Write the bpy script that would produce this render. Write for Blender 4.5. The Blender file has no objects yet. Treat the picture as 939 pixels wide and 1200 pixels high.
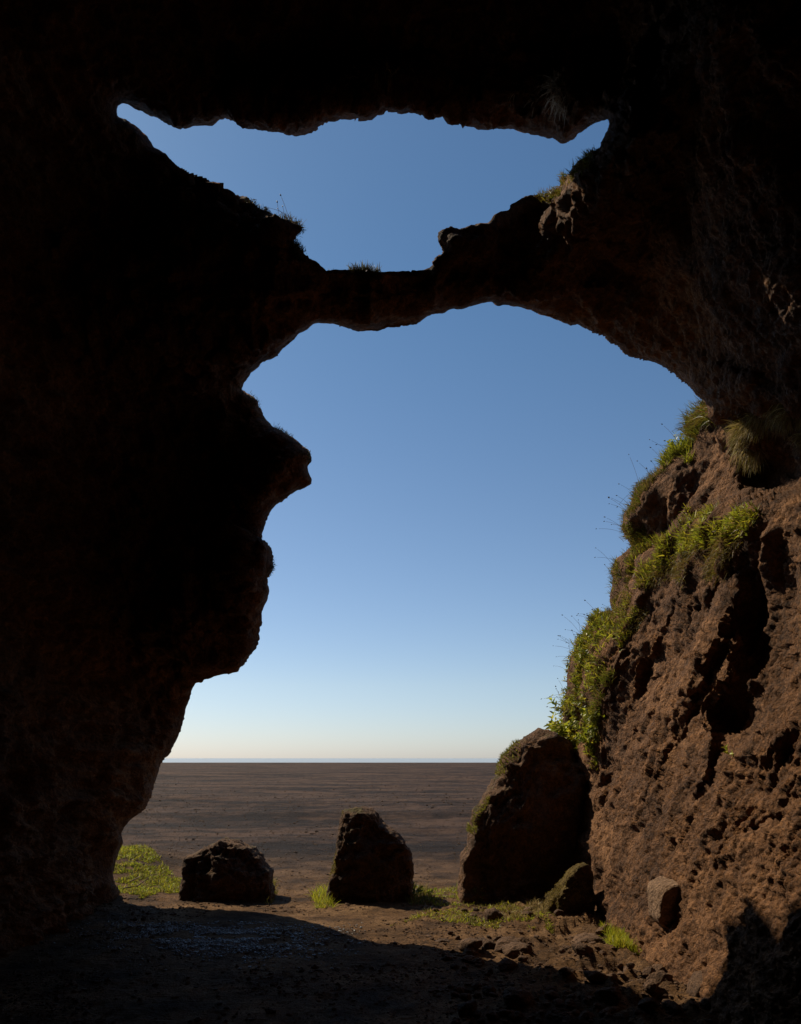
import bpy, bmesh, math, random
import numpy as np
from mathutils import Vector

rng = np.random.default_rng(7)
random.seed(7)
scn = bpy.context.scene
COL = scn.collection

# ------------------------------------------------------------------ camera
F = 939.0; CX = 469.5; HY = 888.7; EYE = 1.6
cam_d = bpy.data.cameras.new('camera'); cam = bpy.data.objects.new('camera', cam_d); COL.objects.link(cam)
cam_d.sensor_fit = 'HORIZONTAL'; cam_d.sensor_width = 36; cam_d.lens = 36
cam_d.shift_y = (HY - 600) / 939.0
cam_d.clip_start = 0.05; cam_d.clip_end = 60000
cam.location = (0, 0, EYE); cam.rotation_euler = (math.radians(90), 0, 0)
scn.camera = cam

# ------------------------------------------------------------------ sky and sun
SUN_EL = math.radians(42.5)
SUN_AZ = math.radians(-46.0)          # compass angle from +Y, negative = left
world = bpy.data.worlds.new('World'); scn.world = world; world.use_nodes = True
wn = world.node_tree; wn.nodes.clear()
out = wn.nodes.new('ShaderNodeOutputWorld'); bg = wn.nodes.new('ShaderNodeBackground')
sky = wn.nodes.new('ShaderNodeTexSky'); sky.sky_type = 'NISHITA'; sky.sun_disc = False
sky.sun_elevation = SUN_EL; sky.sun_rotation = SUN_AZ
sky.altitude = 0; sky.air_density = 0.9; sky.dust_density = 0.4; sky.ozone_density = 5.0
tc = wn.nodes.new('ShaderNodeTexCoord'); sz = wn.nodes.new('ShaderNodeSeparateXYZ'); wn.links.new(tc.outputs['Generated'], sz.inputs[0])
tr = wn.nodes.new('ShaderNodeValToRGB'); wn.links.new(sz.outputs[2], tr.inputs[0])          # air colour by elevation: warm at the horizon, slate blue above
tr.color_ramp.elements[0].position = 0.0; tr.color_ramp.elements[0].color = (0.98, 0.965, 1.07, 1)
tr.color_ramp.elements[1].position = 0.5; tr.color_ramp.elements[1].color = (0.74, 0.90, 0.90, 1)
e_ = tr.color_ramp.elements.new(0.09); e_.color = (1.13, 1.03, 0.97, 1)
e_ = tr.color_ramp.elements.new(0.30); e_.color = (0.94, 0.96, 0.92, 1)
tm = wn.nodes.new('ShaderNodeMix'); tm.data_type = 'RGBA'; tm.blend_type = 'MULTIPLY'; tm.inputs[0].default_value = 1
wn.links.new(sky.outputs[0], tm.inputs[6]); wn.links.new(tr.outputs[0], tm.inputs[7]); wn.links.new(tm.outputs[2], bg.inputs[0]); bg.inputs[1].default_value = 0.103
wn.links.new(bg.outputs[0], out.inputs[0])
sd = bpy.data.lights.new('sun', 'SUN'); sun = bpy.data.objects.new('sun', sd); COL.objects.link(sun)
sd.energy = 5.0; sd.angle = math.radians(0.5); sd.color = (1.0, 0.87, 0.66)
tosun = Vector((math.sin(SUN_AZ) * math.cos(SUN_EL), math.cos(SUN_AZ) * math.cos(SUN_EL), math.sin(SUN_EL)))
sun.rotation_euler = tosun.to_track_quat('Z', 'Y').to_euler()
scn.view_settings.view_transform = 'Standard'; scn.view_settings.look = 'None'
scn.view_settings.gamma = 1; scn.view_settings.exposure = 0.0
scn.view_settings.use_curve_mapping = False
scn.cycles.max_bounces = 5; scn.cycles.diffuse_bounces = 3; scn.cycles.use_denoising = True

# ------------------------------------------------------------------ numpy helpers
def _hash(ix, iy, iz, seed):
    h = (ix.astype(np.int64) * 374761393 + iy.astype(np.int64) * 668265263 + iz.astype(np.int64) * 2147483647 + seed * 974634777) & 0xFFFFFFFF
    h = ((h ^ (h >> 13)) * 1274126177) & 0xFFFFFFFF
    h = h ^ (h >> 16)
    return (h & 0xFFFFFF) / float(0xFFFFFF) * 2 - 1

def vnoise(p, seed=0):
    i = np.floor(p).astype(np.int64); f = p - i
    f = f * f * f * (f * (f * 6 - 15) + 10)
    x, y, z = i[:, 0], i[:, 1], i[:, 2]; fx, fy, fz = f[:, 0], f[:, 1], f[:, 2]
    r = 0
    for dx in (0, 1):
        wx = fx if dx else 1 - fx
        for dy in (0, 1):
            wy = fy if dy else 1 - fy
            for dz in (0, 1):
                wz = fz if dz else 1 - fz
                r = r + wx * wy * wz * _hash(x + dx, y + dy, z + dz, seed)
    return r

def fbm(p, oct=4, seed=0, gain=0.5, ridged=False):
    a = 1.0; s = 0; t = 0
    q = np.array(p, dtype=float)
    for o in range(oct):
        n = vnoise(q + 17.3 * o, seed + o)
        if ridged: n = 1 - 2 * np.abs(n) * 1.4
        s = s + a * n; t += a; a *= gain; q = q * 2.03
    return s / t

def sstep(e0, e1, x):
    t = np.clip((x - e0) / (e1 - e0), 0, 1); return t * t * (3 - 2 * t)

def inside(poly, u, v):
    c = np.zeros(u.shape, bool); n = len(poly)
    for k in range(n):
        x1, y1 = poly[k]; x2, y2 = poly[(k + 1) % n]
        if y1 == y2: continue
        cond = ((y1 > v) != (y2 > v)) & (u < (x2 - x1) * (v - y1) / (y2 - y1) + x1)
        c ^= cond
    return c

def dist_poly(poly, u, v, closed=True):
    d = np.full(u.shape, 1e9); n = len(poly)
    for k in range(n if closed else n - 1):
        x1, y1 = poly[k]; x2, y2 = poly[(k + 1) % n]
        dx, dy = x2 - x1, y2 - y1; L = dx * dx + dy * dy + 1e-9
        t = np.clip(((u - x1) * dx + (v - y1) * dy) / L, 0, 1)
        np.minimum(d, (u - x1 - t * dx) ** 2 + (v - y1 - t * dy) ** 2, out=d)
    return np.sqrt(d)

def mesh_from(name, V, tris=None, quads=None, mat=None, smooth=True, attrs=None, polys=None):
    me = bpy.data.meshes.new(name)
    loops = []; tot = []
    for A, k in ((tris, 3), (quads, 4)):
        if A is not None and len(A): loops.append(np.asarray(A).ravel()); tot.append(np.full(len(A), k))
    if polys:
        for A in polys:
            if len(A): loops.append(A.ravel()); tot.append(np.full(len(A), A.shape[1]))
    loops = np.concatenate(loops).astype(np.int32); tot = np.concatenate(tot).astype(np.int32)
    start = np.concatenate([[0], np.cumsum(tot)[:-1]]).astype(np.int32)
    me.vertices.add(len(V)); me.vertices.foreach_set('co', np.asarray(V, dtype=np.float32).ravel())
    me.loops.add(len(loops)); me.loops.foreach_set('vertex_index', loops)
    me.polygons.add(len(tot)); me.polygons.foreach_set('loop_start', start); me.polygons.foreach_set('loop_total', tot)
    me.polygons.foreach_set('use_smooth', np.full(len(tot), smooth))
    if attrs:
        for an, (ty, arr) in attrs.items():
            at = me.attributes.new(an, ty, 'POINT')
            at.data.foreach_set('color' if ty == 'FLOAT_COLOR' else 'value', np.asarray(arr, dtype=np.float32).ravel())
    me.update(calc_edges=True); me.validate()
    if mat: me.materials.append(mat)
    return me

def link(name, me, parent=None, loc=(0, 0, 0), **tags):
    o = bpy.data.objects.new(name, me); COL.objects.link(o); o.location = loc
    if parent: o.parent = parent
    for k, v in tags.items(): o[k] = v
    return o

def vnormals(V, faces):
    N = np.zeros_like(V)
    for A in faces:
        if len(A) == 0: continue
        a, b, c = V[A[:, 0]], V[A[:, 1]], V[A[:, 2]]
        fn = np.cross(b - a, c - a)
        if A.shape[1] >= 4: fn = fn + np.cross(c - a, V[A[:, 3]] - a)
        for k in range(A.shape[1]):
            for j in range(3): N[:, j] += np.bincount(A[:, k], fn[:, j], minlength=len(V))
    return N / (np.linalg.norm(N, axis=1, keepdims=True) + 1e-12)

# ------------------------------------------------------------------ materials
def node_mat(name):
    m = bpy.data.materials.new(name); m.use_nodes = True
    nt = m.node_tree; nt.nodes.clear()
    o = nt.nodes.new('ShaderNodeOutputMaterial'); b = nt.nodes.new('ShaderNodeBsdfPrincipled')
    nt.links.new(b.outputs[0], o.inputs[0]); return m, nt, b, o

def ramp(nt, stops, src):
    r = nt.nodes.new('ShaderNodeValToRGB'); cr = r.color_ramp
    while len(cr.elements) < len(stops): cr.elements.new(0.5)
    for e, (p, c) in zip(cr.elements, stops): e.position = p; e.color = (*c, 1)
    nt.links.new(src, r.inputs[0]); return r.outputs[0]

def noise(nt, co, scale, detail=6, rough=0.55, dist=0.0):
    n = nt.nodes.new('ShaderNodeTexNoise'); n.inputs['Scale'].default_value = scale
    n.inputs['Detail'].default_value = detail; n.inputs['Roughness'].default_value = rough
    n.inputs['Distortion'].default_value = dist
    nt.links.new(co, n.inputs['Vector']); return n.outputs['Fac']

def mathn(nt, op, a, b=None, clamp=False):
    m = nt.nodes.new('ShaderNodeMath'); m.operation = op; m.use_clamp = clamp
    for k, x in enumerate((a, b)):
        if x is None: continue
        if isinstance(x, (int, float)): m.inputs[k].default_value = x
        else: nt.links.new(x, m.inputs[k])
    return m.outputs[0]

def mix(nt, fac, a, b):
    m = nt.nodes.new('ShaderNodeMix'); m.data_type = 'RGBA'
    nt.links.new(fac, m.inputs[0])
    for x, s in ((a, m.inputs[6]), (b, m.inputs[7])):
        if isinstance(x, tuple): s.default_value = (*x, 1)
        else: nt.links.new(x, s)
    return m.outputs[2]

def rock_material(name, dark, mid, light, moss=0.0, mosscol=(0.075, 0.075, 0.012), bump=1.0, scale=1.0, mosslo=0.35):
    m, nt, b, o = node_mat(name)
    g = nt.nodes.new('ShaderNodeNewGeometry'); co = g.outputs['Position']
    n1 = noise(nt, co, 0.9 * scale, 7, 0.62, 0.4); n2 = noise(nt, co, 9 * scale, 6, 0.65)
    n3 = noise(nt, co, 38 * scale, 4, 0.7)
    f = mathn(nt, 'ADD', mathn(nt, 'MULTIPLY', n1, 0.5), mathn(nt, 'MULTIPLY', n2, 0.5))
    c = ramp(nt, [(0.34, dark), (0.5, mid), (0.66, light)], f)
    sp = ramp(nt, [(0.35, (0.45, 0.45, 0.5)), (0.6, (1.15, 1.1, 1.05))], n3)
    mm = nt.nodes.new('ShaderNodeMix'); mm.data_type = 'RGBA'; mm.blend_type = 'MULTIPLY'; mm.inputs[0].default_value = 0.8
    nt.links.new(c, mm.inputs[6]); nt.links.new(sp, mm.inputs[7]); c = mm.outputs[2]
    if moss > 0:
        sx = nt.nodes.new('ShaderNodeSeparateXYZ'); nt.links.new(g.outputs['Normal'], sx.inputs[0])
        up = mathn(nt, 'ADD', sx.outputs[2], mathn(nt, 'MULTIPLY', sx.outputs[0], -0.45))
        nn = noise(nt, co, 3.2, 5, 0.6)
        f2 = mathn(nt, 'ADD', up, mathn(nt, 'MULTIPLY', mathn(nt, 'SUBTRACT', nn, 0.5), 2.6))
        mk = nt.nodes.new('ShaderNodeMapRange'); mk.interpolation_type = 'SMOOTHSTEP'
        nt.links.new(f2, mk.inputs[0]); mk.inputs[1].default_value = mosslo; mk.inputs[2].default_value = mosslo + 0.45
        mk.inputs[4].default_value = moss
        mc = ramp(nt, [(0.3, tuple(x * 0.45 for x in mosscol)), (0.7, mosscol)], n2)
        c = mix(nt, mk.outputs[0], c, mc)
    nt.links.new(c, b.inputs['Base Color'])
    b.inputs['Roughness'].default_value = 0.9; b.inputs['Specular IOR Level'].default_value = 0.25
    h = mathn(nt, 'ADD', mathn(nt, 'MULTIPLY', noise(nt, co, 14 * scale, 7, 0.68, 0.3), 0.09), mathn(nt, 'MULTIPLY', noise(nt, co, 60 * scale, 4, 0.7), 0.02))
    v = nt.nodes.new('ShaderNodeTexVoronoi'); v.feature = 'F1'; v.inputs['Scale'].default_value = 30 * scale
    nt.links.new(co, v.inputs['Vector'])
    h = mathn(nt, 'ADD', h, mathn(nt, 'MULTIPLY', v.outputs['Distance'], -0.022))
    bp = nt.nodes.new('ShaderNodeBump'); bp.inputs['Strength'].default_value = bump; bp.inputs['Distance'].default_value = 1.0
    nt.links.new(h, bp.inputs['Height']); nt.links.new(bp.outputs[0], b.inputs['Normal'])
    return m

M_CAVE = rock_material('palagonite rock', (0.045, 0.021, 0.010), (0.19, 0.089, 0.037), (0.40, 0.20, 0.088), moss=0.0)
M_BOULD = rock_material('mossy boulder rock', (0.05, 0.028, 0.017), (0.15, 0.08, 0.042), (0.27, 0.15, 0.08), moss=0.7, mosslo=0.95)
M_MOSSY = rock_material('thick moss rock', (0.025, 0.018, 0.012), (0.07, 0.045, 0.022), (0.11, 0.065, 0.035), moss=0.95, mosscol=(0.17, 0.11, 0.018), mosslo=0.1)
M_STONE = rock_material('loose stone', (0.04, 0.025, 0.017), (0.12, 0.068, 0.038), (0.22, 0.13, 0.075), bump=0.6, scale=2.0)
M_PALE = rock_material('pale stone', (0.12, 0.07, 0.04), (0.26, 0.16, 0.095), (0.38, 0.25, 0.16), bump=0.7, scale=1.6)

M_DEEP = rock_material('shade-darkened cave rock', (0.02, 0.014, 0.010), (0.05, 0.034, 0.024), (0.09, 0.06, 0.04))  # rock colour darkened to cut bounce light and deepen the shade inside
def leaf_material(name, trans=0.45, rough=0.5):
    m, nt, b, o = node_mat(name)
    a = nt.nodes.new('ShaderNodeAttribute'); a.attribute_name = 'tint'
    nt.links.new(a.outputs['Color'], b.inputs['Base Color']); b.inputs['Roughness'].default_value = rough
    b.inputs['Specular IOR Level'].default_value = 0.3
    t = nt.nodes.new('ShaderNodeBsdfTranslucent'); nt.links.new(a.outputs['Color'], t.inputs[0])
    ms = nt.nodes.new('ShaderNodeMixShader'); ms.inputs[0].default_value = trans
    nt.links.new(b.outputs[0], ms.inputs[1]); nt.links.new(t.outputs[0], ms.inputs[2]); nt.links.new(ms.outputs[0], o.inputs[0])
    return m
M_GRASS = leaf_material('grass blades'); M_LEAF = leaf_material('leaves', 0.5, 0.4)

# ------------------------------------------------------------------ traced openings (photo pixels -> metres through their own depths)
def z1(L): return [(100 + x / 2.3475, 60 + y / 2.3475) for x, y in L]
def z2(L): return [(460 + x / 2.3475, 60 + y / 2.3475) for x, y in L]
def z3(L): return [(100 + x / 3.0, 420 + y / 3.0) for x, y in L]
def z4(L): return [(600 + x / 2.77, 440 + y / 2.77) for x, y in L]
def z5(L): return [(600 + x / 2.77, 780 + y / 2.77) for x, y in L]
def z6(L): return [(80 + x / 3.13, 780 + y / 3.13) for x, y in L]
def z7(L): return [(360 + x / 2.762, 840 + y / 2.762) for x, y in L]
HOLE = z1([(88,165),(90,150),(103,142),(120,147),(135,157),(155,165),(175,177),(197,183),(215,195),(235,203),(255,208),(280,210),(300,202),(320,200),(345,200),(365,190),(385,184),(405,190),(425,202),(450,210),(480,213),(505,215),(530,218),(555,228),(575,234),(600,230),(622,220),(640,208),(648,198),(665,192),(690,192),(703,180),(730,182),(760,184),(785,182),(800,172),(815,170),(825,158),(845,160)]) + \
 z2([(25,165),(45,162),(70,165),(100,168),(130,170),(155,178),(180,188),(190,200),(205,207),(222,208),(235,218),(250,216),(280,215),(310,213),(335,213),(350,222),(380,228),(400,230),(415,235),(440,238),(460,252),(480,250),(500,243),(510,228),(530,215),(550,202),(575,193),(592,190),(597,200),(590,220),(580,240),(570,262),(555,275),(548,293),(530,300),(512,302),(498,318),(490,335),(475,350),(460,372),(440,388),(425,398),(400,395),(380,395),(355,402),(340,415),(325,422),(322,438),(300,440),(280,450),(272,463),(262,475),(240,473),(215,480),(185,487),(160,485),(140,488),(127,498),(125,510),(130,530),(140,548),(138,558),(120,565),(112,580),(112,590),(95,598),(70,602),(45,608),(20,607)]) + \
 z1([(939,597),(915,602),(890,608),(860,607),(830,607),(800,608),(785,605),(770,600),(750,598),(730,600),(700,600),(680,602),(665,602),(650,592),(635,580),(620,572),(605,560),(590,545),(575,532),(572,518),(585,503),(597,490),(590,480),(578,470),(560,464),(545,463),(530,462),(515,445),(495,437),(475,430),(460,420),(450,410),(435,403),(420,397),(405,392),(390,388),(375,378),(355,365),(335,353),(310,345),(290,338),(270,325),(250,315),(235,300),(222,282),(205,272),(190,262),(182,248),(170,232),(150,215),(130,200),(110,185),(90,176)])
ARCH = z1([(430,930),(440,908),(455,885),(475,870),(485,858),(510,848),(530,835),(545,815),(565,800),(585,782),(605,768),(620,758),(630,750),(660,750),(690,752),(715,760),(745,770),(780,770),(810,770),(830,760),(860,758),(890,752),(920,745)]) + \
 z2([(0,758),(30,755),(65,750),(85,738),(110,722),(140,722),(155,713),(180,710),(200,708),(225,700),(250,692),(275,690),(285,700),(320,697),(350,705),(380,712),(410,725),(440,735),(465,742),(490,755),(510,752),(540,768),(580,780),(600,800),(625,812),(640,830),(670,840),(700,850),(730,858),(750,872),(775,885),(800,905),(820,925),(835,945)]) + \
 z4([(625,84),(633,95),(622,108),(600,115),(580,135),(570,160),(568,185),(574,195),(572,225),(550,245),(525,250),(505,275),(490,295),(468,320),(445,338),(420,352),(402,372),(393,400),(380,425),(366,450),(359,475),(362,500),(368,522),(378,540),(390,552),(370,570),(352,583),(335,598),(326,625),(326,660),(324,690),(318,715),(318,742),(325,762),(300,765),(280,768),(265,785),(250,808),(230,838),(212,862),(203,892),(188,918),(182,950)]) + \
 z5([(180,10),(178,45),(180,80),(172,120),(160,170),(150,240),(160,290),(180,340),(200,400),(200,480),(190,560),(190,620),(215,700),(240,800),(245,1300)]) + \
 [(119, 1250)] + z6([(150,960),(165,900),(180,860),(190,830),(170,800),(165,770),(175,720),(188,680),(200,650),(198,610),(210,590),(235,560),(265,540),(285,515),(300,480),(310,440),(325,410),(335,375),(345,345),(370,315),(388,290),(405,262),(415,230),(425,190),(435,150),(445,120),(455,85),(468,60)]) + \
 z3([(395,1140),(420,1130),(460,1115),(500,1110),(535,1100),(555,1080),(580,1045),(600,1015),(612,985),(612,945),(622,925),(620,895),(625,875),(640,850),(648,820),(645,800),(635,790),(640,770),(655,745),(660,720),(657,695),(648,665),(635,645),(617,632),(620,615),(630,590),(642,560),(650,530),(665,515),(690,500),(715,485),(740,470),(755,462),(775,450),(795,440),(797,425),(785,395),(783,375),(795,365),(795,345),(785,320),(765,305),(745,290),(720,272),(690,255),(660,242),(645,225),(627,200),(620,180),(607,160),(597,140),(580,125),(560,112),(550,105)])
LEDGE = [(939,590),(885,600),(850,604),(815,622),(790,640),(768,668),(752,700),(738,735),(722,762),(706,800),(696,850),(694,900)]

def sdf(u, v):
    """positive inside the rock, in photo pixels, with a ragged edge"""
    near = (u > -60) & (u < 1000) & (v > 40) & (v < 1420)
    d = np.full(u.shape, 200.0)
    un, vn = u[near], v[near]
    s = np.full(un.shape, 1e9)
    for P in (HOLE, ARCH):
        dd = dist_poly(P, un, vn); ins = inside(P, un, vn)
        s = np.where(ins, -dd, np.minimum(s, dd) * np.where(s < 0, 1, 1)) if P is HOLE else np.where(s < 0, s, np.where(ins, -dd, np.minimum(s, dd)))
    q = np.stack([un / 10.0, vn / 10.0, un * 0], 1)
    s = s + 2.4 * fbm(q, 5, 3, 0.72)
    d[near] = np.minimum(s, 200)
    return d

def depth(u, v, d):
    """distance in metres in front of the camera of the cave's inner rock face seen along a photo ray"""
    a = (u - CX) / F; b = (HY - v) / F
    big = 60.0
    def inv(n, den): return np.where(den > n / big, n / np.maximum(den, n / big), big)
    ym = 9.1 / np.maximum(1 + 0.5 * b, 0.15)
    yl = inv(3.3, -a - 0.02 * b)
    yr = inv(2.17, a - 0.2 * b)
    yc = inv(5.7, b)
    ycr = inv(6.3, b + 0.8 * a)
    ycl = inv(6.6, b - 0.8 * a)
    p = 9.0
    Y = (ym ** -p + yl ** -p + yr ** -p + yc ** -p + ycr ** -p + ycl ** -p) ** (-1 / p)
    # overhanging lip above the lit wall
    lip = sstep(508, 462, v + 0.05 * (u - 850)) * sstep(780, 860, u)
    over = sstep(485, 300, v) * sstep(640, 900, u) * sstep(-200, 60, v)
    Y = Y - (0.3 * lip + 0.20 * over * Y) * sstep(1500, 1000, u)
    # the shelf: everything above / left of its line stands further back
    band = (u > 640) & (u < 1200) & (v > 430) & (v < 1000)
    if band.any():
        ub, vb = u[band], v[band]
        line = np.array(LEDGE)
        # signed: positive below-right
        vy = np.interp(vb, line[:, 1], line[:, 0])
        dl = dist_poly(LEDGE, ub, vb, closed=False)
        sg = np.where((ub > vy) & (vb > 590), 1, -1)
        side = np.where(sg > 0, 0.0, sstep(0, 26, dl)) 
        back = 0.55 * side * sstep(1150, 940, ub) * sstep(1000, 880, vb) * sstep(470, 500, vb)
        Yb = Y[band] + back; Y = Y.copy(); Y[band] = Yb
    # local swellings (-) and hollows (+)
    qw = np.stack([u / 26, v / 26, u * 0], 1); wu = 13 * fbm(qw, 3, 601, 0.6); wv = 13 * fbm(qw, 3, 607, 0.6)
    for (pu, pv, ru, rv, ang, amp) in BUMPS:
        c, s = math.cos(math.radians(ang)), math.sin(math.radians(ang))
        du, dv = u + wu - pu, v + wv - pv
        x = (du * c + dv * s) / ru; y = (-du * s + dv * c) / rv
        r2 = x * x + y * y
        Y = Y + amp * np.exp(-r2 ** 1.6)
    # roll the rim over towards the outside
    t = np.clip(d / 34.0, 0, 1)
    roll = 0.30 * (1 - 0.9 * sstep(345, 320, v) * sstep(165, 185, v) * sstep(80, 160, u) * sstep(720, 660, u))
    Y = Y + roll * (1 - np.sqrt(np.maximum(1 - (1 - t) ** 2, 0)))
    return Y

BUMPS = [
 (762, 575, 46, 60, 0, -0.35), (738, 672, 26, 38, 0, -0.25), (690, 790, 40, 80, 20, -0.25),
 (897, 735, 34, 88, 4, 0.6), (862, 842, 26, 34, 0, 0.55), (835, 905, 10, 40, 20, 0.15),
 (905, 556, 34, 30, 0, 0.6), (880, 505, 40, 18, -20, -0.30), (850, 450, 60, 22, 20, -0.2),
 (808, 850, 8, 90, 22, 0.12), (775, 760, 7, 60, 25, 0.10), (750, 830, 7, 70, 15, 0.08), (850, 690, 14, 60, 30, 0.2),
 (828, 760, 12, 70, 28, -0.18), (720, 905, 12, 22, 0, 0.18), (890, 870, 30, 20, 0, -0.2), (900, 968, 22, 6, -15, 0.12),
 (345, 545, 62, 62, 0, -0.65), (400, 345, 265, 100, 0, -0.85), (300, 660, 34, 60, 0, -0.45), (250, 720, 80, 90, 0, -0.4), (200, 860, 70, 60, 20, 0.35),
 (340, 250, 50, 40, 0, -0.2), (650, 120, 60, 40, 0, -0.4), (400, 130, 120, 30, 0, -0.4), (560, 250, 60, 50, 0, -0.25),
 (712, 205, 46, 130, 29, -1.0), (765, 90, 10, 60, 10, 0.3),
]

def march(us, vs, f):
    """marching squares on a tensor grid; returns (u,v) of verts, faces by size, is-edge flag"""
    nu, nv = len(us), len(vs)
    ins = f > 0
    idx = np.arange(nu * nv).reshape(nv, nu)
    U, Vv = np.meshgrid(us, vs)
    # horizontal crossings between (j,i)-(j,i+1)
    fh0, fh1 = f[:, :-1], f[:, 1:]
    th = np.clip(fh0 / (fh0 - fh1 + 1e-12), 0.02, 0.98)
    hu = U[:, :-1] + th * (U[:, 1:] - U[:, :-1]); hv = Vv[:, :-1]
    fv0, fv1 = f[:-1], f[1:]
    tv = np.clip(fv0 / (fv0 - fv1 + 1e-12), 0.02, 0.98)
    vu = U[:-1]; vv = Vv[:-1] + tv * (Vv[1:] - Vv[:-1])
    nH0 = nu * nv; nV0 = nH0 + nv * (nu - 1)
    hid = nH0 + np.arange(nv * (nu - 1)).reshape(nv, nu - 1)
    vid = nV0 + np.arange((nv - 1) * nu).reshape(nv - 1, nu)
    allu = np.concatenate([U.ravel(), hu.ravel(), vu.ravel()]); allv = np.concatenate([Vv.ravel(), hv.ravel(), vv.ravel()])
    c = [idx[:-1, :-1], idx[:-1, 1:], idx[1:, 1:], idx[1:, :-1]]
    e = [hid[:-1, :], vid[:, 1:], hid[1:, :], vid[:, :-1]]
    code = sum(ins[sl].astype(int) << k for k, sl in enumerate([(slice(0, -1), slice(0, -1)), (slice(0, -1), slice(1, None)), (slice(1, None), slice(1, None)), (slice(1, None), slice(0, -1))]))
    polys = {}
    for cd in range(1, 16):
        sel = code == cd
        if not sel.any(): continue
        ring = []
        for k in range(4):
            if cd >> k & 1: ring.append(c[k][sel])
            if (cd >> k & 1) != (cd >> ((k + 1) % 4) & 1): ring.append(e[k][sel])
        A = np.stack(ring, 1); polys.setdefault(A.shape[1], []).append(A)
    polys = [np.concatenate(v) for v in polys.values()]
    used = np.zeros(len(allu), bool)
    for A in polys: used[A.ravel()] = True
    remap = np.full(len(allu), -1); remap[used] = np.arange(used.sum())
    return allu[used], allv[used], [remap[A] for A in polys], (np.arange(len(allu)) >= nH0)[used]

def grow(start, end, step0, k=1.12):
    r = []; x = start; s = step0; sg = 1 if end > start else -1
    while (x - end) * sg < 0: x += sg * s; s *= k; r.append(x)
    return r
us = np.array(grow(-20, -3200, 4)[::-1] + list(np.arange(-20, 630, 2.2)) + list(np.arange(630, 960, 1.15)) + grow(960, 4200, 3))
vs = np.array(grow(-20, -3600, 4)[::-1] + list(np.arange(-20, 1215, 1.8)) + grow(1215, 2000, 4))
Ug, Vg = np.meshgrid(us, vs)
fg = sdf(Ug.ravel(), Vg.ravel()).reshape(Ug.shape)
U, Vp, polys, isedge = march(us, vs, fg)
D = sdf(U, Vp); D = np.where(isedge, 0, np.maximum(D, 0))

def to_world(u, v, Y): return np.stack([(u - CX) / F * Y, Y, EYE + (HY - v) / F * Y], 1)
P = to_world(U, Vp, depth(U, Vp, D))
N = vnormals(P, polys)
flip = np.sign(-(N * (P - np.array([0, 0, EYE]))).sum(1)); flip[flip == 0] = 1
N *= flip[:, None]
fade = 0.12 + 0.88 * sstep(0, 26, D); fade = np.where(isedge, 0, fade)
# rough rock relief in metres, along the surface normal
right = sstep(0.9, 1.8, P[:, 0]) * sstep(0, 30, D)
q1 = P * 0.8
amp = 1 - 0.80 * right
rel = amp * (0.22 * fbm(q1, 3, 11) + 0.13 * fbm(P * 2.1, 4, 21, 0.5, True) + 0.05 * fbm(P * 6.3, 4, 31, 0.55, True)) + 0.010 * fbm(P * 9.5, 5, 41, 0.66, True) + 0.042 * fbm(P * np.array([7, 6, 9]) + 3, 6, 47, 0.74)
# run-off gullies on the lit wall, slanting down and away
Lc = P[:, 1] * 0.45 - P[:, 2] * 0.89; Sc = P[:, 1] * 0.89 + P[:, 2] * 0.45
warp = 0.25 * fbm(P * 1.3, 2, 51)
qg = np.stack([(Sc + warp) * 2.6, Lc * 0.75, P[:, 0] * 0.5], 1)
hi = 1 - 0.85 * sstep(2.7, 3.4, P[:, 2])
gul = -0.075 * fbm(qg, 4, 61, 0.55, True) + 0.030 * hi * fbm(np.stack([(Sc + warp) * 13, Lc * 3.6, P[:, 0] * 4], 1), 5, 71, 0.68, True)
low = sstep(1.6, 0.3, P[:, 2])
rel = rel + right * gul * (1 - 0.45 * low)
P_in = P + N * (rel * fade)[:, None]
# outer face of the rock
ray = P - np.array([0, 0, EYE]); rl = np.linalg.norm(ray, axis=1, keepdims=True); ray /= rl
T = 0.2 * np.sqrt(np.clip(D / 22, 0, 1)) + 1.2 * (1 - np.exp(-D / 95.0))
T = T + 0.10 * np.clip(D / 30, 0, 1) * fbm(P * 1.2, 3, 81)
P_out = P + ray * T[:, None]
P_out[isedge] = P_in[isedge]
n = len(P)
outer_idx = np.where(isedge, np.arange(n), np.arange(n) + n)
Vall = np.concatenate([P_in, P_out])
allp = polys + [outer_idx[A][:, ::-1] for A in polys]
me = mesh_from('cave_rock', Vall, polys=allp, mat=M_CAVE)
link('cave_rock', me, kind='structure', label='dark cave rock with two openings and a natural bridge')
NR = vnormals(P_in, polys); NR *= np.sign((NR * N).sum(1))[:, None]

# chamber of the cave behind the viewpoint
def chamber():
    nt_, ny = 90, 60
    th = np.linspace(-0.35, math.pi + 0.35, nt_); yy = np.linspace(3.1, -9.0, ny)
    A, B = np.meshgrid(th, yy)
    k = np.sqrt(np.clip(1 - np.clip((-B - 2) / 7.0, 0, 1) ** 2, 0, 1)); k = np.maximum(k, 0.02)
    r = 1 / (np.abs(np.cos(A)) ** 3 + np.abs(np.sin(A)) ** 3) ** (1 / 3.0)
    X = 0.2 + 4.0 * k * r * np.cos(A); Z = -0.4 + 8.4 * k * r * np.sin(A)
    Q = np.stack([X.ravel(), B.ravel(), Z.ravel()], 1)
    Q = Q + 0.35 * np.stack([fbm(Q * 0.7, 3, 5), fbm(Q * 0.7, 3, 6), fbm(Q * 0.7, 3, 7)], 1)
    ii = np.arange(nt_ * ny).reshape(ny, nt_)
    F4 = np.stack([ii[:-1, :-1].ravel(), ii[:-1, 1:].ravel(), ii[1:, 1:].ravel(), ii[1:, :-1].ravel()], 1)
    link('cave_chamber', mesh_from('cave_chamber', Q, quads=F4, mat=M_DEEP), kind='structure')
chamber()

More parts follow.
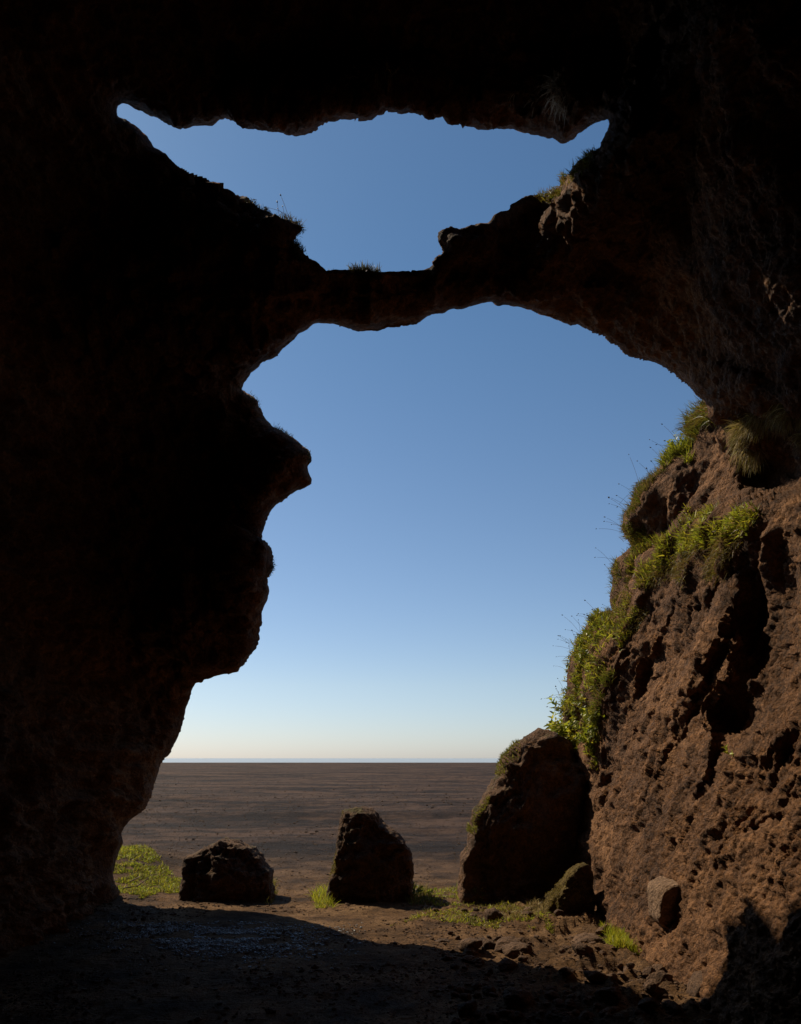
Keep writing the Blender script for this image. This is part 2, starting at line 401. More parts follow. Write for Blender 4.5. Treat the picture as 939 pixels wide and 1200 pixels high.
# ------------------------------------------------------------------ ground
def ground_h(x, y):
    x = np.asarray(x, float); y = np.asarray(y, float)
    q = np.stack([x, y, x * 0], 1)
    h = 0.030 * fbm(q * 0.9, 4, 101) * sstep(30, 12, y) + 0.008 * fbm(q * 9, 3, 102) * sstep(25, 10, y)
    # rubble apron at the foot of the right wall
    ap = sstep(0.1, 1.7, x) * sstep(9.6, 8.2, y) * sstep(3.0, 4.6, y)
    h = h + ap * (0.07 + 0.075 * fbm(q * 2.6, 4, 103, 0.6, True) + 0.035 * fbm(q * 9, 3, 105, 0.6, True))
    # bank by the left wall
    h = h + 0.28 * np.exp(-(((x + 4.0) / 0.75) ** 2 + ((y - 11.6) / 1.6) ** 2))
    for (y0, sl, a_, wd, sd_) in ((19, 0.12, 0.035, 0.5, 1), (23.5, -0.06, 0.07, 0.8, 2), (27, 0.2, 0.05, 0.7, 3), (33, 0.05, 0.13, 1.5, 4), (41, -0.2, 0.10, 1.6, 5), (55, 0.1, 0.2, 3, 6), (80, 0.2, 0.25, 5, 7), (120, -0.1, 0.35, 8, 8)):
        yc_ = y0 + sl * x + 0.10 * y0 * fbm(np.stack([x * 1.6 / y0, x * 0 + sd_, x * 0], 1), 3, 400 + sd_)
        msk = np.clip(0.35 + 1.6 * fbm(np.stack([x * 3.5 / y0, x * 0, x * 0 + sd_], 1), 3, 420 + sd_), 0, 1)
        h = h + 2.0 * a_ * msk * np.exp(-((y - yc_) / wd) ** 2)
    # low wind ridges and channels of the plain
    f = sstep(13, 24, y)
    qa = np.stack([x * 0.035, y * 0.16, x * 0], 1)
    h = h + f * (0.16 * fbm(qa, 4, 104, 0.6, True) * np.clip(y / 60, 0.25, 1.2) - 0.05)
    h = h + f * 0.03 * fbm(np.stack([x * 0.35, y * 0.9, x * 0], 1), 4, 106, 0.6, True) + sstep(9, 13, y) * sstep(60, 25, y) * 0.022 * fbm(q * 2.6, 4, 107, 0.65)
    h = h + sstep(14, 8, y) * 0.012 * fbm(q * 6, 4, 108, 0.65, True)
    h = h * sstep(300, 230, y) + 0.0
    return h

def make_ground():
    pr = np.concatenate([np.arange(1460, 1060, -2.2), np.arange(1060, 895, -0.9), np.linspace(895, HY + 5.0, 14)])
    yr = (EYE * F) / (pr - HY)
    ys = np.concatenate([np.linspace(-14, yr[0] - 0.2, 30), yr])
    s = np.linspace(-1, 1, 820); s = np.sign(s) * (0.55 * np.abs(s) + 0.45 * np.abs(s) ** 3)
    W = np.maximum(9, 1.6 * ys)
    X = s[None, :] * W[:, None]; Y = np.repeat(ys[:, None], len(s), 1)
    X = X.ravel(); Y = Y.ravel(); Z = ground_h(X, Y)
    ii = np.arange(len(ys) * len(s)).reshape(len(ys), len(s))
    F4 = np.stack([ii[:-1, :-1].ravel(), ii[:-1, 1:].ravel(), ii[1:, 1:].ravel(), ii[1:, :-1].ravel()], 1)
    m, nt, b, o = node_mat('black sand plain')
    g = nt.nodes.new('ShaderNodeNewGeometry'); co = g.outputs['Position']
    mp = nt.nodes.new('ShaderNodeMapping'); nt.links.new(co, mp.inputs[0]); mp.inputs['Scale'].default_value = (0.13, 0.40, 1)
    nl = noise(nt, mp.outputs[0], 1.0, 7, 0.65, 0.6); n2 = noise(nt, co, 1.6, 8, 0.65); n3 = noise(nt, co, 45, 4, 0.7)
    sx = nt.nodes.new('ShaderNodeSeparateXYZ'); nt.links.new(co, sx.inputs[0])
    f = mathn(nt, 'ADD', mathn(nt, 'MULTIPLY', nl, 0.6), mathn(nt, 'MULTIPLY', n2, 0.4))
    far = ramp(nt, [(0.43, (0.016, 0.008, 0.0055)), (0.5, (0.052, 0.0265, 0.0160)), (0.57, (0.112, 0.061, 0.037))], f)
    near = ramp(nt, [(0.36, (0.05, 0.026, 0.012)), (0.52, (0.19, 0.100, 0.043)), (0.68, (0.33, 0.19, 0.09))], n2)
    mr = nt.nodes.new('ShaderNodeMapRange'); nt.links.new(sx.outputs[1], mr.inputs[0]); mr.inputs[1].default_value = 9.0; mr.inputs[2].default_value = 14.0
    c = mix(nt, mr.outputs[0], near, far)
    sp = ramp(nt, [(0.36, (0.35, 0.35, 0.36)), (0.55, (1.0, 1.0, 1.0)), (0.7, (1.6, 1.55, 1.5))], n3)
    mm = nt.nodes.new('ShaderNodeMix'); mm.data_type = 'RGBA'; mm.blend_type = 'MULTIPLY'; mm.inputs[0].default_value = 0.75
    nt.links.new(c, mm.inputs[6]); nt.links.new(sp, mm.inputs[7])
    nt.links.new(mm.outputs[2], b.inputs['Base Color']); b.inputs['Roughness'].default_value = 0.92; b.inputs['Specular IOR Level'].default_value = 0.15
    h = mathn(nt, 'ADD', mathn(nt, 'MULTIPLY', noise(nt, co, 11, 8, 0.75), 0.06), mathn(nt, 'MULTIPLY', n3, 0.022))
    h = mathn(nt, 'ADD', h, mathn(nt, 'MULTIPLY', noise(nt, mp.outputs[0], 6.0, 8, 0.75, 0.5), 0.22))
    bp = nt.nodes.new('ShaderNodeBump'); bp.inputs['Strength'].default_value = 0.9; bp.inputs['Distance'].default_value = 1.0
    nt.links.new(h, bp.inputs['Height']); nt.links.new(bp.outputs[0], b.inputs['Normal'])
    V = np.stack([X, Y, Z], 1)
    link('ground', mesh_from('ground', V, quads=F4[:, ::-1], mat=m), kind='structure')
    # sea
    m, nt, b, o = node_mat('sea water')
    g = nt.nodes.new('ShaderNodeNewGeometry')
    mp = nt.nodes.new('ShaderNodeMapping'); nt.links.new(g.outputs['Position'], mp.inputs[0]); mp.inputs['Scale'].default_value = (0.02, 0.09, 1)
    nn = noise(nt, mp.outputs[0], 1.0, 6, 0.6)
    b.inputs['Base Color'].default_value = (0.42, 0.46, 0.47, 1); b.inputs['Roughness'].default_value = 0.35
    bp = nt.nodes.new('ShaderNodeBump'); bp.inputs['Strength'].default_value = 0.6; bp.inputs['Distance'].default_value = 1.5
    nt.links.new(nn, bp.inputs['Height']); nt.links.new(bp.outputs[0], b.inputs['Normal'])
    V = np.array([(-40000, 240, -0.25), (40000, 240, -0.25), (40000, 45000, -0.25), (-40000, 45000, -0.25)], float)
    link('sea', mesh_from('sea', V, quads=np.array([[0, 1, 2, 3]]), mat=m), kind='structure')
    V = np.array([(-40000, -400, -0.6), (40000, -400, -0.6), (40000, 300, -0.6), (-40000, 300, -0.6)], float)
    link('ground_base', mesh_from('ground_base', V, quads=np.array([[0, 1, 2, 3]]), mat=bpy.data.materials['black sand plain']), kind='structure')
make_ground()

# ------------------------------------------------------------------ rocks
_ico = {}
def ico(s):
    if s not in _ico:
        bm = bmesh.new(); bmesh.ops.create_icosphere(bm, subdivisions=s, radius=1)
        _ico[s] = (np.array([v.co[:] for v in bm.verts]), np.array([[v.index for v in f.verts] for f in bm.faces])); bm.free()
    return _ico[s]

def outlined_rock(name, poly, Y, thick, mat, label, category, seed=0, sub=6, back=0.0, amp=0.05, sq=2.6, rise=None, lean=0.0, extra=None):
    """solid rock whose front outline is traced, standing at distance Y (centre), 'thick' metres half depth"""
    P2 = np.array([((x - CX) / F * Y, EYE + (HY - y) / F * Y) for x, y in poly])
    c = np.array([(P2[:, 0].min() + P2[:, 0].max()) / 2, (P2[:, 1].min() + P2[:, 1].max()) / 2])
    R = P2 - c; ang = np.arctan2(R[:, 1], R[:, 0]); rad = np.linalg.norm(R, axis=1)
    # dense outline by casting
    tt = np.linspace(-math.pi, math.pi, 361); rr = np.zeros(361)
    for k, t in enumerate(tt):
        dx, dy = math.cos(t), math.sin(t); best = 0.01
        for i in range(len(R)):
            a = R[i]; b_ = R[(i + 1) % len(R)]; e = b_ - a
            den = dx * e[1] - dy * e[0]
            if abs(den) < 1e-9: continue
            s = (a[0] * e[1] - a[1] * e[0]) / den; w = (a[0] * dy - a[1] * dx) / den
            if s > 0 and -1e-6 <= w <= 1 + 1e-6: best = max(best, s)
        rr[k] = best
    S, Fc = ico(sub)
    th = np.arctan2(S[:, 2], S[:, 0]); r = np.interp(th, tt, rr)
    s = np.sqrt(S[:, 0] ** 2 + S[:, 2] ** 2)
    s2 = (1 - np.abs(S[:, 1]) ** sq) ** (1 / sq)
    yv = np.sign(S[:, 1]) * np.abs(S[:, 1]) ** 1.0 * thick * (0.75 + 0.25 * s2)
    V = np.stack([c[0] + r * s2 * np.cos(th), Y + yv, c[1] + r * s2 * np.sin(th)], 1)
    ext = np.array([R[:, 0].max(), thick, R[:, 1].max()]); rg = np.random.default_rng(seed + 500)
    Q = (V - np.array([c[0], Y, c[1]])) / ext
    Q0 = Q.copy()
    for _ in range(20):
        d = rg.normal(size=3) * np.array([0.55, 1.0, 0.5]); d /= np.linalg.norm(d); hh = rg.uniform(0.62, 0.85)
        if abs(d[1]) < 0.6: continue
        t = Q @ d; Q = Q - np.outer(np.maximum(t - hh, 0) * 0.85, d)
    kb = sstep(0.80, 0.97, s)[:, None]; Q = Q * (1 - kb) + Q0 * kb
    V = Q * ext + np.array([c[0], Y, c[1]])
    V[:, 1] += lean * (V[:, 2] - c[1])
    Nn = vnormals(V, [Fc]); Nn *= np.sign((Nn * S).sum(1))[:, None]
    edge = 1 - 0.55 * sstep(0.8, 1.0, s)
    rel = amp * (1.6 * fbm(V * 2.3 + seed * 9, 3, seed, 0.5) + 1.0 * fbm(V * 5.5 + seed, 4, seed + 1, 0.55, True) + 0.35 * fbm(V * 19, 3, seed + 2, 0.6, True))
    V = V + Nn * (rel * edge)[:, None]
    zb = float(ground_h([c[0]], [Y])[0])
    base = np.array([c[0], Y, zb])
    me = mesh_from(name, V - base, tris=Fc, mat=mat)
    return link(name, me, loc=tuple(base), label=label, category=category, **(extra or {})), V, Nn

B1 = z6([(425,720),(430,705),(460,695),(490,680),(515,660),(560,648),(600,652),(640,665),(670,675),(700,700),(715,730),(740,750),(745,790),(758,830),(765,870),(700,900),(600,905),(500,900),(440,885),(418,860),(415,800),(425,760)])
B2 = z7([(105,330),(120,308),(150,302),(180,297),(210,305),(228,315),(235,345),(270,365),(300,385),(315,415),(330,440),(340,480),(343,530),(340,570),(345,610),(330,650),(250,665),(150,660),(100,645),(75,615),(72,560),(82,510),(90,460),(98,400),(103,370)])
B3 = z7([(490,560),(495,500),(500,450),(525,410),(535,370),(545,310),(560,280),(600,220),(625,165),(640,130),(680,85),(720,60),(760,45),(800,60),(830,75),(860,130),(900,190),(940,220),(960,300),(960,400),(960,480),(940,560),(900,620),(780,640),(700,635),(600,630),(540,620),(500,600)])
BM = z7([(765,640),(782,590),(812,560),(830,530),(858,500),(880,478),(903,474),(918,500),(925,560),(926,650),(915,710),(850,715),(785,700)])
o1, V1, N1 = outlined_rock('boulder', B1, 9.25, 0.42, M_BOULD, 'low squat boulder with crumbly reddish top, the one nearest the left cave wall', 'boulder', 1, amp=0.055, lean=0.40)
o2, V2, N2 = outlined_rock('boulder', B2, 9.15, 0.40, M_BOULD, 'upright boulder standing alone in the middle of the cave mouth', 'boulder', 5, amp=0.055, lean=0.2)
o3, V3, N3 = outlined_rock('boulder', B3, 9.1, 0.62, M_BOULD, 'tallest rounded boulder leaning against the foot of the right wall', 'boulder', 9, amp=0.075, lean=0.22)
o4, V4, N4 = outlined_rock('mossy_rock', BM, 7.75, 0.24, M_MOSSY, 'small rock furred with golden green moss in front of the tallest boulder', 'rock', 14, sub=6, amp=0.04)
RK = z5([(450,730),(452,712),(468,700),(500,692),(530,692),(542,712),(543,770),(535,830),(510,855),(480,840),(458,815)])
def wall_y(u, v):
    pu = CX + F * P_in[:, 0] / np.maximum(P_in[:, 1], 0.1); pv = HY - F * (P_in[:, 2] - EYE) / np.maximum(P_in[:, 1], 0.1)
    k = (np.abs(pu - u) < 14) & (np.abs(pv - v) < 25) & (P_in[:, 1] > 3)
    return float(P_in[k, 1].mean())
outlined_rock('rock', RK, wall_y(779, 1055) - 0.06, 0.26, M_PALE, 'pale blocky rock stuck in the right wall above the grass at its foot', 'rock', 21, sub=5, amp=0.02, sq=3.6)
RR = z5([(180,930),(190,905),(215,885),(245,878),(275,882),(305,900),(318,930),(310,955),(280,975),(210,975)])
outlined_rock('rock', RR, 6.75, 0.2, M_STONE, 'rounded dark rock on the rubble just left of the bright grass at the wall foot', 'rock', 25, sub=5, amp=0.022)
RD = z5([(580,1060),(590,1035),(610,1012),(640,1003),(665,1020),(680,1060),(695,1110),(690,1150),(620,1160),(580,1120)])
outlined_rock('rock', RD, 5.0, 0.2, M_STONE, 'black shadowed rock at the bottom edge under the right wall', 'rock', 29, sub=5, amp=0.022)
RS = z7([(410,745),(415,728),(435,718),(458,722),(475,738),(490,760),(470,775),(425,770)])
outlined_rock('rock', RS, 6.95, 0.13, M_STONE, 'dark stone lying alone right at the edge of the cave shadow', 'rock', 33, sub=4, amp=0.015)

# loose stones: countable ones as objects
stone_me = []
for k in range(5):
    S, Fc = ico(4)
    q = S * np.array([1, 0.8, 0.62]); q = q * (1 + 0.28 * fbm(S * 1.3 + k * 7, 3, 200 + k)[:, None] + 0.10 * fbm(S * 4 + k, 3, 210 + k, 0.6, True)[:, None])
    for _ in range(7):       # broken flat faces
        d = rng.normal(size=3); d /= np.linalg.norm(d); h = rng.uniform(0.5, 0.75)
        t = q @ d; q = q - np.outer(np.maximum(t - h, 0) * 0.85, d)
    stone_me.append(mesh_from('stone', q, tris=Fc, mat=M_STONE))
def gpt(u, v):
    Y = EYE * F / (v - HY); return (u - CX) / F * Y, Y
placed = 0
while placed < 130:
    u = rng.uniform(500, 860); v = rng.uniform(1068, 1205)
    if u > 690 + max(0, (v - 1085)) * 1.25 or u < 505 + (v - 1068) * 0.2: continue
    x, y = gpt(u, v); s = float(np.clip(rng.lognormal(-3.15, 0.5), 0.022, 0.13))
    z = float(ground_h([x], [y])[0])
    zone = 'sunlit' if v < 1112 + max(0, (u - 610)) * 0.5 else 'shadowed'
    lit = zone + ' loose stones near the right wall'
    lab = 'loose brown stone in the sunlit rubble below the tallest boulder' if zone == 'sunlit' else 'loose dark stone on the shadowed cave floor left of the right wall'
    o = link('stone', stone_me[placed % 5], loc=(x, y, z + s * 0.25), label=lab, category='stone', group=lit)
    o.scale = (s * rng.uniform(0.8, 1.3), s, s * rng.uniform(0.7, 1.1)); o.rotation_euler = (rng.uniform(-0.4, 0.4), rng.uniform(-0.4, 0.4), rng.uniform(0, 6.28)); placed += 1

def scatter_mesh(name, X, Y, sizes, mat, colseed=1, tags=None):
    S, Fc = ico(1); n = len(X); Z = ground_h(X, Y)
    R = 1 + rng.uniform(-0.35, 0.35, (n, len(S)))
    sc = sizes[:, None, None] * np.stack([rng.uniform(0.7, 1.3, n), rng.uniform(0.7, 1.3, n), rng.uniform(0.4, 0.8, n)], 1)[:, None, :]
    V = S[None] * R[..., None] * sc
    V = V + np.stack([X, Y, Z + sizes * 0.15], 1)[:, None, :]
    Fa = (Fc[None] + (np.arange(n) * len(S))[:, None, None]).reshape(-1, 3)
    return link(name, mesh_from(name, V.reshape(-1, 3), tris=Fa, mat=mat, smooth=False), **(tags or {}))
n = 22000
u = rng.uniform(-80, 900, n); v = 1052 + 200 * rng.uniform(0, 1, n) ** 1.3
X = (u - CX) / F * (EYE * F / (v - HY)); Y = EYE * F / (v - HY)
den = 0.25 + 0.75 * (X > 0.1) + 1.0 * ((fbm(np.stack([X, Y * 1.3, X * 0], 1) * 1.2, 2, 300) > 0.1))
k = rng.uniform(0, 1.6, n) < den
scatter_mesh('gravel', X[k], Y[k], np.clip(rng.lognormal(-4.9, 0.5, k.sum()), 0.003, 0.03), M_STONE, tags=dict(kind='stuff', label='brown grit and small broken stones strewn over the sand', category='gravel'))
# pale grey gravel in the cave's entrance hollow
n = 9000
u = rng.normal(255, 75, n); v = rng.normal(1100, 12, n) + (u - 255) * 0.03; k = (u < 430) & (v > 1080) & (fbm(np.stack([u / 30, v / 7, u * 0], 1), 3, 77) > -0.25); u, v = u[k], v[k]
Y = EYE * F / (v - HY); X = (u - CX) / F * Y
m, nt, b, o = node_mat('grey gravel')
g = nt.nodes.new('ShaderNodeNewGeometry')
nt.links.new(ramp(nt, [(0.3, (0.08, 0.08, 0.085)), (0.7, (0.28, 0.27, 0.26))], noise(nt, g.outputs['Position'], 60, 2)), b.inputs['Base Color']); b.inputs['Roughness'].default_value = 0.45
scatter_mesh('gravel', X, Y, np.clip(rng.lognormal(-5.0, 0.4, len(X)), 0.003, 0.018), m, tags=dict(kind='stuff', label='pale grey gravel patch on the shaded cave floor', category='gravel'))
# pebbles of the plain
n = 14000
v = HY + 10 + 170 * rng.uniform(0, 1, n) ** 1.6; u = rng.uniform(80, 760, n); Y = EYE * F / (v - HY); X = (u - CX) / F * Y
scatter_mesh('gravel', X, Y, np.clip(rng.lognormal(-4.8, 0.5, n), 0.003, 0.03) * np.clip(Y / 14, 0.7, 2), M_STONE, tags=dict(kind='stuff', label='pebbles scattered across the dark sand plain outside', category='gravel'))

# ------------------------------------------------------------------ plants
GREEN = [(0.17, 0.19, 0.02), (0.11, 0.13, 0.015), (0.26, 0.25, 0.03)]
LIME = [(0.42, 0.44, 0.03), (0.30, 0.34, 0.03), (0.52, 0.45, 0.04)]
OLIVE = [(0.20, 0.17, 0.02), (0.12, 0.10, 0.02), (0.28, 0.21, 0.03), (0.14, 0.075, 0.02)]
DRY = [(0.30, 0.21, 0.08), (0.22, 0.14, 0.05), (0.16, 0.13, 0.04), (0.36, 0.28, 0.12)]
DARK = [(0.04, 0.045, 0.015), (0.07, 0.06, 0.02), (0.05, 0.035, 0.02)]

def blades_mesh(name, base, nrm, L, W, pal, up=0.7, out=0.6, jit=0.45, droop=0.6, mat=None, seg=4, origin=None, seed=1):
    r = np.random.default_rng(seed); n = len(base)
    d = nrm * out + np.array([0, 0, up]) + r.normal(0, jit, (n, 3)); d /= np.linalg.norm(d, axis=1, keepdims=True)
    side = np.cross(d, r.normal(size=(n, 3))); side /= np.linalg.norm(side, axis=1, keepdims=True) + 1e-9
    Lr = L * r.uniform(0.45, 1.25, n); Wr = W * r.uniform(0.6, 1.3, n)
    pos = base - d * 0.01; V = []
    for k in range(seg + 1):
        t = k / seg; w = (Wr * (1 - t) ** 0.7 * 0.5 + 0.0004)[:, None]
        V.append(pos - side * w); V.append(pos + side * w)
        pos = pos + d * (Lr / seg)[:, None]
        d = d + np.array([0, 0, -1]) * (droop / seg * r.uniform(0.5, 1.5, n))[:, None]; d /= np.linalg.norm(d, axis=1, keepdims=True)
    V = np.stack(V, 1); m_ = 2 * (seg + 1)
    q = np.array([[2 * k, 2 * k + 1, 2 * k + 3, 2 * k + 2] for k in range(seg)])
    Q = (q[None] + (np.arange(n) * m_)[:, None, None]).reshape(-1, 4)
    pal = np.array(pal); c = pal[r.integers(0, len(pal), n)] * r.uniform(0.6, 1.3, (n, 1))
    C = np.concatenate([np.repeat(c[:, None, :], m_, 1), np.ones((n, m_, 1))], 2).reshape(-1, 4)
    org = np.array(origin) if origin is not None else base.mean(0)
    return mesh_from(name, V.reshape(-1, 3) - org, quads=Q, mat=mat or M_GRASS, smooth=True, attrs={'tint': ('FLOAT_COLOR', C)}), tuple(org)

PATCH = fbm(P_in * 4.5, 3, 909) > -0.06
def wall_pick(poly, n, seed, dmax=None, dmin=0.0):
    r = np.random.default_rng(seed)
    k = inside(poly, U, Vp) & (D >= dmin)
    if dmax is not None: k &= D < dmax
    kk = k & PATCH
    ii = np.nonzero(kk if kk.sum() > 20 else k)[0]
    # even out by area seen
    j = r.choice(ii, n)
    jit = r.normal(0, 0.012, (n, 3))
    return P_in[j] + jit, NR[j]

def wall_grass(name, poly, n, L, W, pal, label, category='grass', seed=1, dmax=None, group=None, **kw):
    b_, n_ = wall_pick(poly, n, seed, dmax)
    me, org = blades_mesh(name, b_, n_, L, W, pal, seed=seed, **kw)
    t = dict(label=label, category=category)
    if group: t['group'] = group
    return link(name, me, loc=org, **t)

WG = 'grass growing on the lit right wall'
wall_grass('grass_tuft', [(790,470),(838,470),(838,512),(812,520),(795,515)], 900, 0.13, 0.006, GREEN + OLIVE, 'small bright green tuft on the right wall directly under the dark arch', seed=2, dmax=16, group=WG)
wall_grass('grass_tuft', [(770,515),(812,515),(812,560),(770,545)], 900, 0.12, 0.007, LIME + GREEN, 'lime green tuft on top of the upper mossy knob', seed=3, dmax=22, group=WG)
wall_grass('grass_mat', [(715,535),(770,520),(808,515),(808,540),(770,560),(750,600),(752,650),(715,640)], 2600, 0.07, 0.005, OLIVE + GREEN[:2] + DRY[:1], 'olive brown grass rounding the outer edge of the upper knob', 'grass mat', seed=4, dmax=13, group=WG)
wall_grass('grass_mat', [(712,640),(760,610),(765,630),(742,660),(738,720),(708,770)], 2000, 0.07, 0.006, OLIVE + GREEN, 'green and brown grass covering the lower knob beside the shelf', 'grass mat', seed=5, dmax=22, group=WG)
wall_grass('grass_mat', [(795,625),(815,602),(850,596),(895,602),(885,625),(840,640),(800,655),(775,672),(770,655)], 4200, 0.068, 0.009, LIME * 3 + GREEN[::2] + OLIVE[:2] + DRY[:2], 'long bright grass lying over the broad shelf of the right wall', 'grass mat', seed=6, group=WG, up=0.7, jit=0.7)
wall_grass('grass_mat', [(735,640),(770,628),(790,635),(775,668),(752,704),(738,735),(728,720),(750,680)], 2400, 0.08, 0.008, LIME + GREEN + OLIVE + DRY[:2], 'green band of grass running down from the shelf past the lower knob', 'grass mat', seed=7, group=WG)
wall_grass('grass_mat', [(770,668),(800,650),(850,632),(880,628),(870,655),(820,690),(790,672),(760,712),(745,742),(735,738)], 2600, 0.09, 0.0045, DRY[1:3] + OLIVE, 'fringe of tan and olive grass hanging below the shelf edge', 'grass fringe', seed=8, group=WG, up=0.1, out=0.5, droop=1.4)
wall_grass('grass_tussock', [(868,505),(885,484),(925,478),(930,492),(900,510),(885,545),(870,552)], 2200, 0.16, 0.0045, DRY + OLIVE[:1], 'shaggy dry straw coloured tussock drooping high on the right wall', 'grass tussock', seed=9, group=WG, up=0.2, out=0.9, droop=1.6)
wall_grass('grass_tussock', [(930,485),(960,480),(960,530),(936,525)], 700, 0.12, 0.0045, DRY + OLIVE[:1], 'dry tussock cut by the right edge of the picture', 'grass tussock', seed=10, group=WG, up=0.2, out=0.9, droop=1.6)
wall_grass('creeper_mat', [(655,780),(690,712),(740,740),(722,765),(700,805),(692,855),(700,900),(650,880)], 5600, 0.075, 0.012, OLIVE + GREEN[:2] + LIME * 2, 'dense olive mat of creeping plants on the outer edge of the right wall', 'creeper', seed=11, group=WG, jit=0.7)
wall_grass('grass_tuft', [(697,800),(712,775),(722,790),(706,830),(700,860),(694,850)], 900, 0.10, 0.005, GREEN + DRY[1:2], 'thin yellow green tuft edging the rock below the creeping plants', seed=12, group=WG)
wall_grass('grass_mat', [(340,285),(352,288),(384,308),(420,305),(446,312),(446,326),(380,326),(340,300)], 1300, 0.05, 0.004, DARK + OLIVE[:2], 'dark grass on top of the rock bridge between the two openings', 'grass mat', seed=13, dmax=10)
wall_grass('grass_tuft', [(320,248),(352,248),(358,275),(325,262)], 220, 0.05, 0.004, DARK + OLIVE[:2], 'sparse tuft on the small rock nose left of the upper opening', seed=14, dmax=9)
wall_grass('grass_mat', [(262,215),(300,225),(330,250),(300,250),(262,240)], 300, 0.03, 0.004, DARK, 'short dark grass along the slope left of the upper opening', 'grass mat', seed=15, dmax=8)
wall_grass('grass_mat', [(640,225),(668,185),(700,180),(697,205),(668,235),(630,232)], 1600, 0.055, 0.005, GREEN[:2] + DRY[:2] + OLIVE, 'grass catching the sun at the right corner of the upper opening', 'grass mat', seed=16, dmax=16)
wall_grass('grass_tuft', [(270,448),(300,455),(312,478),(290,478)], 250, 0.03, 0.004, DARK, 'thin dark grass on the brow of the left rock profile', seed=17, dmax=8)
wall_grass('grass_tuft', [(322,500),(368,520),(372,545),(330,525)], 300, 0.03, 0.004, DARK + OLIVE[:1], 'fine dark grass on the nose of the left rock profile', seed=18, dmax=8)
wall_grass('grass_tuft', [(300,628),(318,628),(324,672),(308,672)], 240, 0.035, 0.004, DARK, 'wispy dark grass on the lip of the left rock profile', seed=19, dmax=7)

# thin seed stalks leaning out over the sky
def stalks(name, poly, n, L, label, seed, group=None):
    r = np.random.default_rng(seed); b_, n_ = wall_pick(poly, n, seed, 6)
    V = []; Q = []; T3 = []
    for i in range(n):
        d = np.array([-0.5, 0.1, 0.65]) + r.normal(0, 0.42, 3); d /= np.linalg.norm(d); l = L * r.uniform(0.4, 1.2)
        s = np.cross(d, [0, 1, 0]); s /= np.linalg.norm(s) + 1e-9; p = b_[i].copy()
        for k in range(6):
            V += [p - s * 0.0012, p + s * 0.0012]
            if k < 5: Q.append([len(V) - 2, len(V) - 1, len(V) + 1, len(V)])
            p = p + d * l / 5; d = d + np.array([0, 0, -0.10]); d /= np.linalg.norm(d)
        w = r.uniform(0.004, 0.008); b0 = len(V); p -= d * 0.5 * l / 5
        tip = [p - d * w * 1.8, p + s * w, p + d * w * 1.8, p - s * w, p + np.cross(s, d) * w, p - np.cross(s, d) * w]
        V += tip
        for a_, b2 in ((1, 4), (4, 3), (3, 5), (5, 1)): T3 += [[b0, b0 + a_, b0 + b2], [b0 + 2, b0 + b2, b0 + a_]]
    V = np.array(V); org = V.mean(0)
    C = np.tile(np.array([0.09, 0.055, 0.035, 1.0]), (len(V), 1))
    me = mesh_from(name, V - org, tris=np.array(T3), quads=np.array(Q), mat=M_GRASS, attrs={'tint': ('FLOAT_COLOR', C)})
    t = dict(label=label, category='grass stalks')
    if group: t['group'] = group
    link(name, me, loc=tuple(org), **t)
stalks('grass_stalk', [(715,535),(800,505),(812,520),(770,560),(750,650),(715,640)], 26, 0.26, 'thin seed stalks leaning over the sky from the upper knob', 31)
stalks('grass_stalk', [(712,640),(740,610),(740,660),(738,720),(700,760)], 16, 0.22, 'thin seed stalks leaning over the sky from the lower knob', 32)
stalks('grass_stalk', [(655,860),(650,780),(690,700),(715,740),(680,860)], 34, 0.24, 'thin seed stalks leaning over the sky above the leafy plant', 33)
stalks('grass_stalk', [(320,248),(352,248),(400,300),(380,320),(340,290)], 16, 0.16, 'few wispy stalks on the slope of the upper opening', 34)

